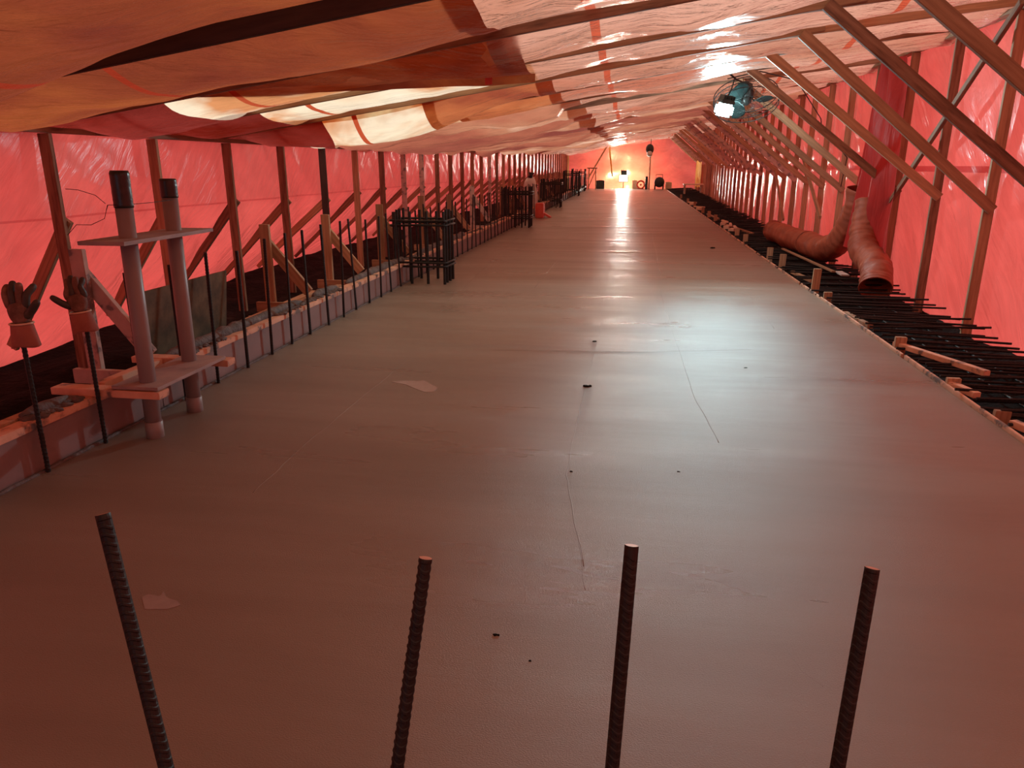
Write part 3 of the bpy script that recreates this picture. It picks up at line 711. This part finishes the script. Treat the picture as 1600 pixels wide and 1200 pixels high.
# ------------------------------------------------------------------ fan and floodlight on the roof
def cage_fan(loc, rot, rad, label):
    root = empty('cage_fan', loc, label, 'fan'); root.rotation_euler = rot
    bm = bmesh.new()
    for zz, f in ((.07, 1), (-.07, 1), (0, 1.02), (.09, .55), (-.09, .55), (.10, .25), (-.1, .25)):
        V, Fc = tube_data([(rad*f*math.cos(q*math.pi/18), rad*f*math.sin(q*math.pi/18), zz) for q in range(37)], .006 if f >= 1 else .003, 6); add_data(bm, V, Fc)
    for q in range(28):
        a = q*math.pi/14
        V, Fc = tube_data([(.06*math.cos(a), .06*math.sin(a), .1), (rad*.6*math.cos(a), rad*.6*math.sin(a), .09), (rad*math.cos(a), rad*math.sin(a), .07), (rad*math.cos(a), rad*math.sin(a), -.07), (rad*.6*math.cos(a), rad*.6*math.sin(a), -.09), (.06*math.cos(a), .06*math.sin(a), -.1)], .0022, 4); add_data(bm, V, Fc)
    link('wire_guard', bm_mesh('wire_guard', bm), M['black'], root, True)
    for q in range(3):
        nu, nv = 8, 8; V = []; Fc = []; a0 = q*2*math.pi/3
        for j in range(nv+1):
            for i in range(nu+1):
                r = .08+(rad*.88-.08)*j/nv; wd = .28+.55*math.sin(math.pi*min(1, j/nv*.9+.1))**.7
                a = a0+(i/nu-.5)*wd*1.5; V.append((r*math.cos(a), r*math.sin(a), (i/nu-.5)*.09))
        for j in range(nv):
            for i in range(nu): Fc.append((j*(nu+1)+i, j*(nu+1)+i+1, (j+1)*(nu+1)+i+1, (j+1)*(nu+1)+i))
        o = link('blade', mesh_of('blade', V, Fc), M['teal'], root, True); s = o.modifiers.new('t', 'SOLIDIFY'); s.thickness = .004
    tube('motor', [(0, 0, .0), (0, 0, .03), (0, 0, .2), (0, 0, .25)], [.05, .095, .095, .05], M['black'], root, 20)
    tube('hub', [(0, 0, -.06), (0, 0, -.02), (0, 0, .02)], [.03, .07, .07], M['black'], root, 18)
    return root
FX, FY, FZ = 1.42, 10.42, 2.20
cage_fan((FX, FY, FZ), (-.5, -.05, 0), .40, 'large black cage fan hanging under the rafters beside the floodlight')
yy = Y0+DY*8
o = tube('fan_hanger', [(FX-.32, FY-.63, rb(FX-.32, FY)+.03), (FX-.2, FY-.4, 2.42), (FX-.0, FY+.05, FZ+.2)], .012, M['black']); tag(o, 'black hanger bar holding the cage fan under a rafter', 'bracket')
def flood(loc, rot, w_, h_, mat, label, power, colr, energy_dir=True, size=.25):
    root = empty('floodlight', loc, label, 'floodlight'); root.rotation_euler = rot
    bm = bmesh.new(); add_box(bm, (0, .035, 0), (w_, .06, h_), bev=.01)
    for q in range(7): add_box(bm, (-w_*.4+w_*.8*q/6, .075, 0), (.006, .03, h_*.8))
    link('housing', bm_mesh('housing', bm), M['teal'], root)
    bm = bmesh.new(); add_box(bm, (0, -.002, 0), (w_*.86, .012, h_*.82), bev=.003); link('lens', bm_mesh('lens', bm), mat, root)
    tube('yoke', [(-w_*.52, .03, 0), (-w_*.54, .05, h_*.6), (0, .06, h_*.8), (w_*.54, .05, h_*.6), (w_*.52, .03, 0)], .008, M['teal'], root, 6)
    la = bpy.data.lights.new('floodlight_beam', 'AREA'); la.shape = 'RECTANGLE'; la.size = w_*.8; la.size_y = h_*.75; la.energy = power; la.color = colr; la.spread = math.radians(170)
    lo = bpy.data.objects.new('floodlight_beam', la); COL.objects.link(lo); lo.parent = root; lo.location = (0, -.015, 0); lo.rotation_euler = (-math.pi/2, 0, 0)
    return root
root = empty('floodlight', (1.105, 9.98, 2.06), 'bright blue-white lamp hanging beside the cage fan', 'floodlight'); root.rotation_euler = (.2, .15, .3)
bm = bmesh.new(); add_box(bm, (0, 0, .10), (.17, .17, .05), bev=.01)
for q in range(6): add_box(bm, (-.07+.028*q, 0, .145), (.006, .15, .05))
link('housing', bm_mesh('housing', bm), M['teal'], root)
bm = bmesh.new(); add_box(bm, (0, 0, .0), (.20, .16, .15), bev=.03); link('lens', bm_mesh('lens', bm), M['led'], root)
tube('yoke', [(0, 0, .16), (.02, 0, .26), (.03, .02, .36)], .008, M['teal'], root, 6)
la = bpy.data.lights.new('floodlight_glow', 'POINT'); la.energy = 42; la.color = (.75, 1, 1); la.shadow_soft_size = .07
lo = bpy.data.objects.new('floodlight_glow', la); COL.objects.link(lo); lo.parent = root; lo.location = (0, 0, -.16)
la = bpy.data.lights.new('floodlight_beam', 'AREA'); la.shape = 'RECTANGLE'; la.size = .17; la.size_y = .12; la.energy = 80; la.color = (.62, .95, 1); la.spread = math.radians(150)
lo = bpy.data.objects.new('floodlight_beam', la); COL.objects.link(lo); lo.parent = root; lo.location = (0, -.10, 0); lo.rotation_euler = (-math.pi/2, 0, -.3)
o = tube('power_cord', [(1.12, 10.0, 2.42), (1.5, 10.0, 2.50), (2.0, 10.3, 2.42), (2.5, 11.0, 2.0), (2.55, 11.05, 1.8), (2.65, 11.05, 1.78), (2.95, 11.2, 1.5), (3.02, 11.6, 1.1)], .007, M['black'], seg=6); tag(o, 'thin black cord drooping from the cage fan to the right wall', 'cord')

# ------------------------------------------------------------------ things at the far end
flood((-.47, 47.6, .62), (.0, 0, -.02), .55, .45, M['led2'], 'glaring warm-white work light on the floor at the tunnel end', 190, (1, .97, .85))
board('work_light_stand', (-.47, 47.75, 0), (-.47, 47.75, .5), .05, .05, 'cream', up=(1, 0, 0), label='short stand under the glaring far work light', cat='stand')
board('work_light_stand', (-.46, 48.2, 0), (-.46, 48.2, .78), .05, .05, 'cream', up=(1, 0, 0), label='taller stand holding the added lamp for the end sheet', cat='stand')
lg = flood((-.46, 48.3, .95), (.35, 0, math.pi), .34, .26, M['led2'], 'added lamp behind the far work light, lighting the end sheet', 800, (1, .8, .4))  # extra lamp, added to throw a warm glow on the end sheet
board('post', (1.08, 46.2, -.1), (1.08, 46.2, 2.15), .10, .10, 'cream', up=(1, 0, 0), label='pale timber post standing at the tunnel end under a fan', cat='post')
root = empty('pedestal_fan', (1.02, 46.1, 2.3), 'black fan fixed high on the pale far post', 'fan')
bm = bmesh.new(); bmesh.ops.create_icosphere(bm, subdivisions=3, radius=1, matrix=Matrix.Diagonal((.24, .18, .30, 1))); link('fan_body', bm_mesh('fan_body', bm), M['black'], root, True)
tube('fan_shroud', [(0, -.12, -.22), (0, -.2, -.28), (.03, -.24, -.38)], [.15, .17, .13], M['white_p'], root, 16)
tube('hook', [(.05, 0, .25), (.06, 0, .7)], .02, M['black'], root, 6)
def box_thing(name, loc, s, mk, label, cat, rz=0):
    bm = bmesh.new(); add_box(bm, (0, 0, s[2]/2), s, bev=.015); add_box(bm, (0, -s[1]/2, s[2]*.5), (s[0]*.8, .02, s[2]*.1)); add_box(bm, (0, 0, s[2]+.01), (s[0]*.5, .03, .02))
    o = link(name, bm_mesh(name, bm), M[mk]); o.location = loc; o.rotation_euler = (0, 0, rz); return tag(o, label, cat)
root = empty('heater', (1.68, 46.3, 0), 'black rounded heater on wheels right of the far post', 'heater')
tube('drum', [(0, .3, .42), (0, .25, .42), (0, -.3, .42), (0, -.34, .42)], [.2, .3, .3, .26], M['black'], root, 20)
tube('wheel', [(-.28, 0, .17), (-.2, 0, .17)], .17, M['black'], root, 18); tube('wheel', [(.2, 0, .17), (.28, 0, .17)], .17, M['black'], root, 18)
tube('handle', [(-.2, .2, .6), (-.2, .3, .85), (.2, .3, .85), (.2, .2, .6)], .02, M['black'], root, 6)
root = empty('hose_reel', (.60, 46.6, .26), 'round red reel left of the far post', 'reel')
tube('rim', [(.22*math.cos(q*math.pi/10), 0, .22*math.sin(q*math.pi/10)) for q in range(21)], .05, M['redplastic'], root, 8)
tube('hub', [(0, -.06, 0), (0, .06, 0)], .06, M['black'], root, 12); tube('foot', [(-.2, 0, -.25), (.2, 0, -.25)], .03, M['black'], root, 6)
box_thing('crate', (.25, 47, 0), (.32, .3, .5), 'cream', 'cream box beside the glaring far work light', 'box')
box_thing('crate', (2.25, 46.5, 0), (.36, .3, .42), 'cream', 'cream box right of the black far heater', 'box')
box_thing('toolbox', (-1.85, 46.8, 0), (.5, .3, .5), 'black', 'dark toolbox at the far left end of the slab', 'toolbox')
box_thing('toolbox', (.92, 46.0, 0), (.16, .3, .75), 'teal', 'narrow dark canister beside the far post', 'canister')
# yellow straps and slanted timber
o = tube('yellow_strap', [(-1.36, 46.16, rb(-1.36, 46)+.05), (-1.3, 46, 2.0), (-1.2, 46, 1.3), (-1.12, 46, .75)], .045, M['yellow'], seg=6); tag(o, 'yellow strap hanging from the roof at the tunnel end', 'strap')
board('slanted_prop', (-1.5, 46.3, rb(-1.5, 46.3)), (-2.6, 46.3, .6), .09, .04, 'wood', label='slanted timber prop under the roof at the far left', cat='prop')
# trestle at far left
root = empty('work_trestle', (-2.3, 45.6, 0), 'open timber trestle beside the far left cages', 'trestle')
for sx in (-.22, .22):
    for sy in (-.2, .2): board('leg', (-2.3+sx, 45.6+sy, 0), (-2.3+sx*.9, 45.6+sy*.9, 1.2), .05, .05, 'wood', up=(1, 0, 0), parent=root)
board('top_rail', (-2.62, 45.6, 1.23), (-1.98, 45.6, 1.23), .06, .45, 'wood_dirty', parent=root)
board('brace', (-2.52, 45.37, .1), (-2.1, 45.37, 1.1), .05, .03, 'wood', parent=root)
# bench at the far right with cream top and yellow sheet behind
root = empty('low_bench', (3.0, 38, 0), 'cream-topped low bench over the far right rebar', 'bench')
board('bench_top', (2.55, 38, .50), (3.5, 38, .50), .05, .7, 'cream', parent=root)
for a in (2.62, 3.42):
    for b in (37.75, 38.25): board('leg', (a, b, -.2), (a, b, .47), .06, .06, 'wood', up=(1, 0, 0), parent=root)
def ys(u, v): return (XR(44)-.12+.02*nz(u*5, v*3), 43+3.5*u, .2+1.6*v+.05*nz(u*3))
o = grid('yellow_sheet', ys, 12, 12, M['yellow'], None); tag(o, 'yellow sheet hung on the right wall near the tunnel end', 'sheet')
# beyond the second cage
root = empty('cement_sack', (-2.85, 21.5, 0), 'tall off-white sack standing behind the second cage', 'sack')
bm = bmesh.new(); bmesh.ops.create_icosphere(bm, subdivisions=3, radius=1, matrix=Matrix.Translation((0, 0, .55)) @ Matrix.Diagonal((.22, .18, .55, 1)))
for v in bm.verts: v.co += Vector((nz(v.co.x*6, v.co.z*5), nz(v.co.y*6, v.co.z*5), 0))*.05
link('sack_body', bm_mesh('sack_body', bm), M['white_p'], root, True)
tube('sack_neck', [(0, 0, 1.05), (.02, 0, 1.12), (.03, 0, 1.2)], [.09, .05, .1], M['black'], root, 12)
bm = bmesh.new(); add_box(bm, (0, 0, .2), (.22, .4, .4), bev=.02); add_box(bm, (.12, .1, .1), (.4, .2, .05), Matrix.Rotation(.5, 3, 'Y'))
o = link('board_stack', bm_mesh('board_stack', bm), M['redplastic']); o.location = (-2.45, 20.6, 0); tag(o, 'pinkish box of boards on the slab edge past the second cage', 'box')

# ------------------------------------------------------------------ small things on the slab
def clump(loc, s, label, mk='mud'):
    bm = bmesh.new()
    for q in range(6):
        a = R.random()*6; d = s*.5*R.random()
        bmesh.ops.create_icosphere(bm, subdivisions=2, radius=1, matrix=Matrix.Translation((math.cos(a)*d*1.5, math.sin(a)*d, s*.1)) @ Matrix.Diagonal((s*R.uniform(.3, .6), s*R.uniform(.2, .4), s*.3, 1)))
    o = link('concrete_clod', bm_mesh('concrete_clod', bm), M[mk], None, True); o.location = loc; tag(o, label, 'debris', 'dark clods on the slab')
def at(u, v, z=0):
    a = (u-800)/1140; b = (600-v)/1140; cp, sp = math.cos(PIT), math.sin(PIT); zz = b*cp-sp; f = cp+b*sp
    cy, sy = math.cos(YAW), math.sin(YAW); t = (z-1.4)/zz
    return ((a*cy-sy*f)*t, (a*sy+cy*f)*t, z)
for u, v, s, lab in [(775, 993, .012, 'dark clod on the slab between the two middle foreground bars'), (829, 1033, .007, 'tiny clod just right of the nearest dark clod'), (918, 604, .03, 'larger dark clod lying mid-slab'),
                  (928, 534, .022, 'dark clod farther up the slab centre line'), (893, 737, .012, 'small clod on the centre line below the larger one'), (1115, 388, .05, 'thin dark scrap beyond the shiny patch'), (1060, 737, .008, 'tiny speck right of the slab centre line'), (1165, 575, .012, 'tiny clod in the shiny patch')]:
    clump(at(u, v), s, lab, 'soil')
def puddle(pts, label):
    bm = bmesh.new(); c = at(*pts[0]); vs = []
    top = [bm.verts.new((at(*p)[0]-c[0], at(*p)[1]-c[1], .0015)) for p in pts]
    bm.faces.new(top); r = bmesh.ops.extrude_face_region(bm, geom=bm.faces[:])
    for v in [g for g in r['geom'] if isinstance(g, bmesh.types.BMVert)]: v.co.z = -.002
    o = link('water_puddle', bm_mesh('water_puddle', bm), M['puddle']); o.location = (c[0], c[1], 0); tag(o, label, 'puddle', 'water spots on the slab')
M['puddle'] = solid('wet_spot', [(.3, (.27, .23, .22)), (.7, (.31, .27, .25))], scale=20, rough=.25, bstr=.1, bdist=.001)
puddle([(612, 597), (630, 595), (655, 596), (662, 594), (672, 600), (684, 606), (678, 612), (664, 613), (650, 608), (634, 601)], 'pale wet streak left of the mid-slab clod')
puddle([(222, 934), (232, 929), (250, 932), (256, 924), (260, 934), (278, 940), (282, 946), (262, 952), (226, 952)], 'pale star-shaped wet spot beside the leftmost foreground bar')
# trowel ridges left in the surface
rid = [([(912, 885), (884, 742), (905, 640), (932, 540), (950, 430), (968, 310)], .0022), ([(1025, 435), (1052, 520), (1085, 620), (1128, 700)], .003), ([(1112, 396), (1168, 458), (1215, 520)], .003), ([(835, 450), (900, 370), (942, 300)], .004),
       ([(395, 770), (470, 700), (560, 625), (640, 560)], .0022), ([(812, 393), (1018, 394)], .006), ([(770, 547), (1000, 550), (1190, 546)], .003), ([(700, 515), (795, 517)], .002), ([(700, 470), (800, 380), (880, 310)], .004), ([(1010, 310), (1020, 370), (1035, 440)], .004), ([(905, 840), (914, 930)], .0015), ([(1225, 1010), (1255, 1050), (1290, 1075)], .001)]
for n, (pp, r) in enumerate(rid):
    w_ = [at(*p) for p in pp]; pts = []
    for a, b in zip(w_, w_[1:]):
        for t in range(12): pts.append((a[0]+(b[0]-a[0])*t/12+.008*nz(t*.3+n, n), a[1]+(b[1]-a[1])*t/12, -r*.6))
    o = tube('trowel_ridge', pts, r, M['slab'], floor, 8)
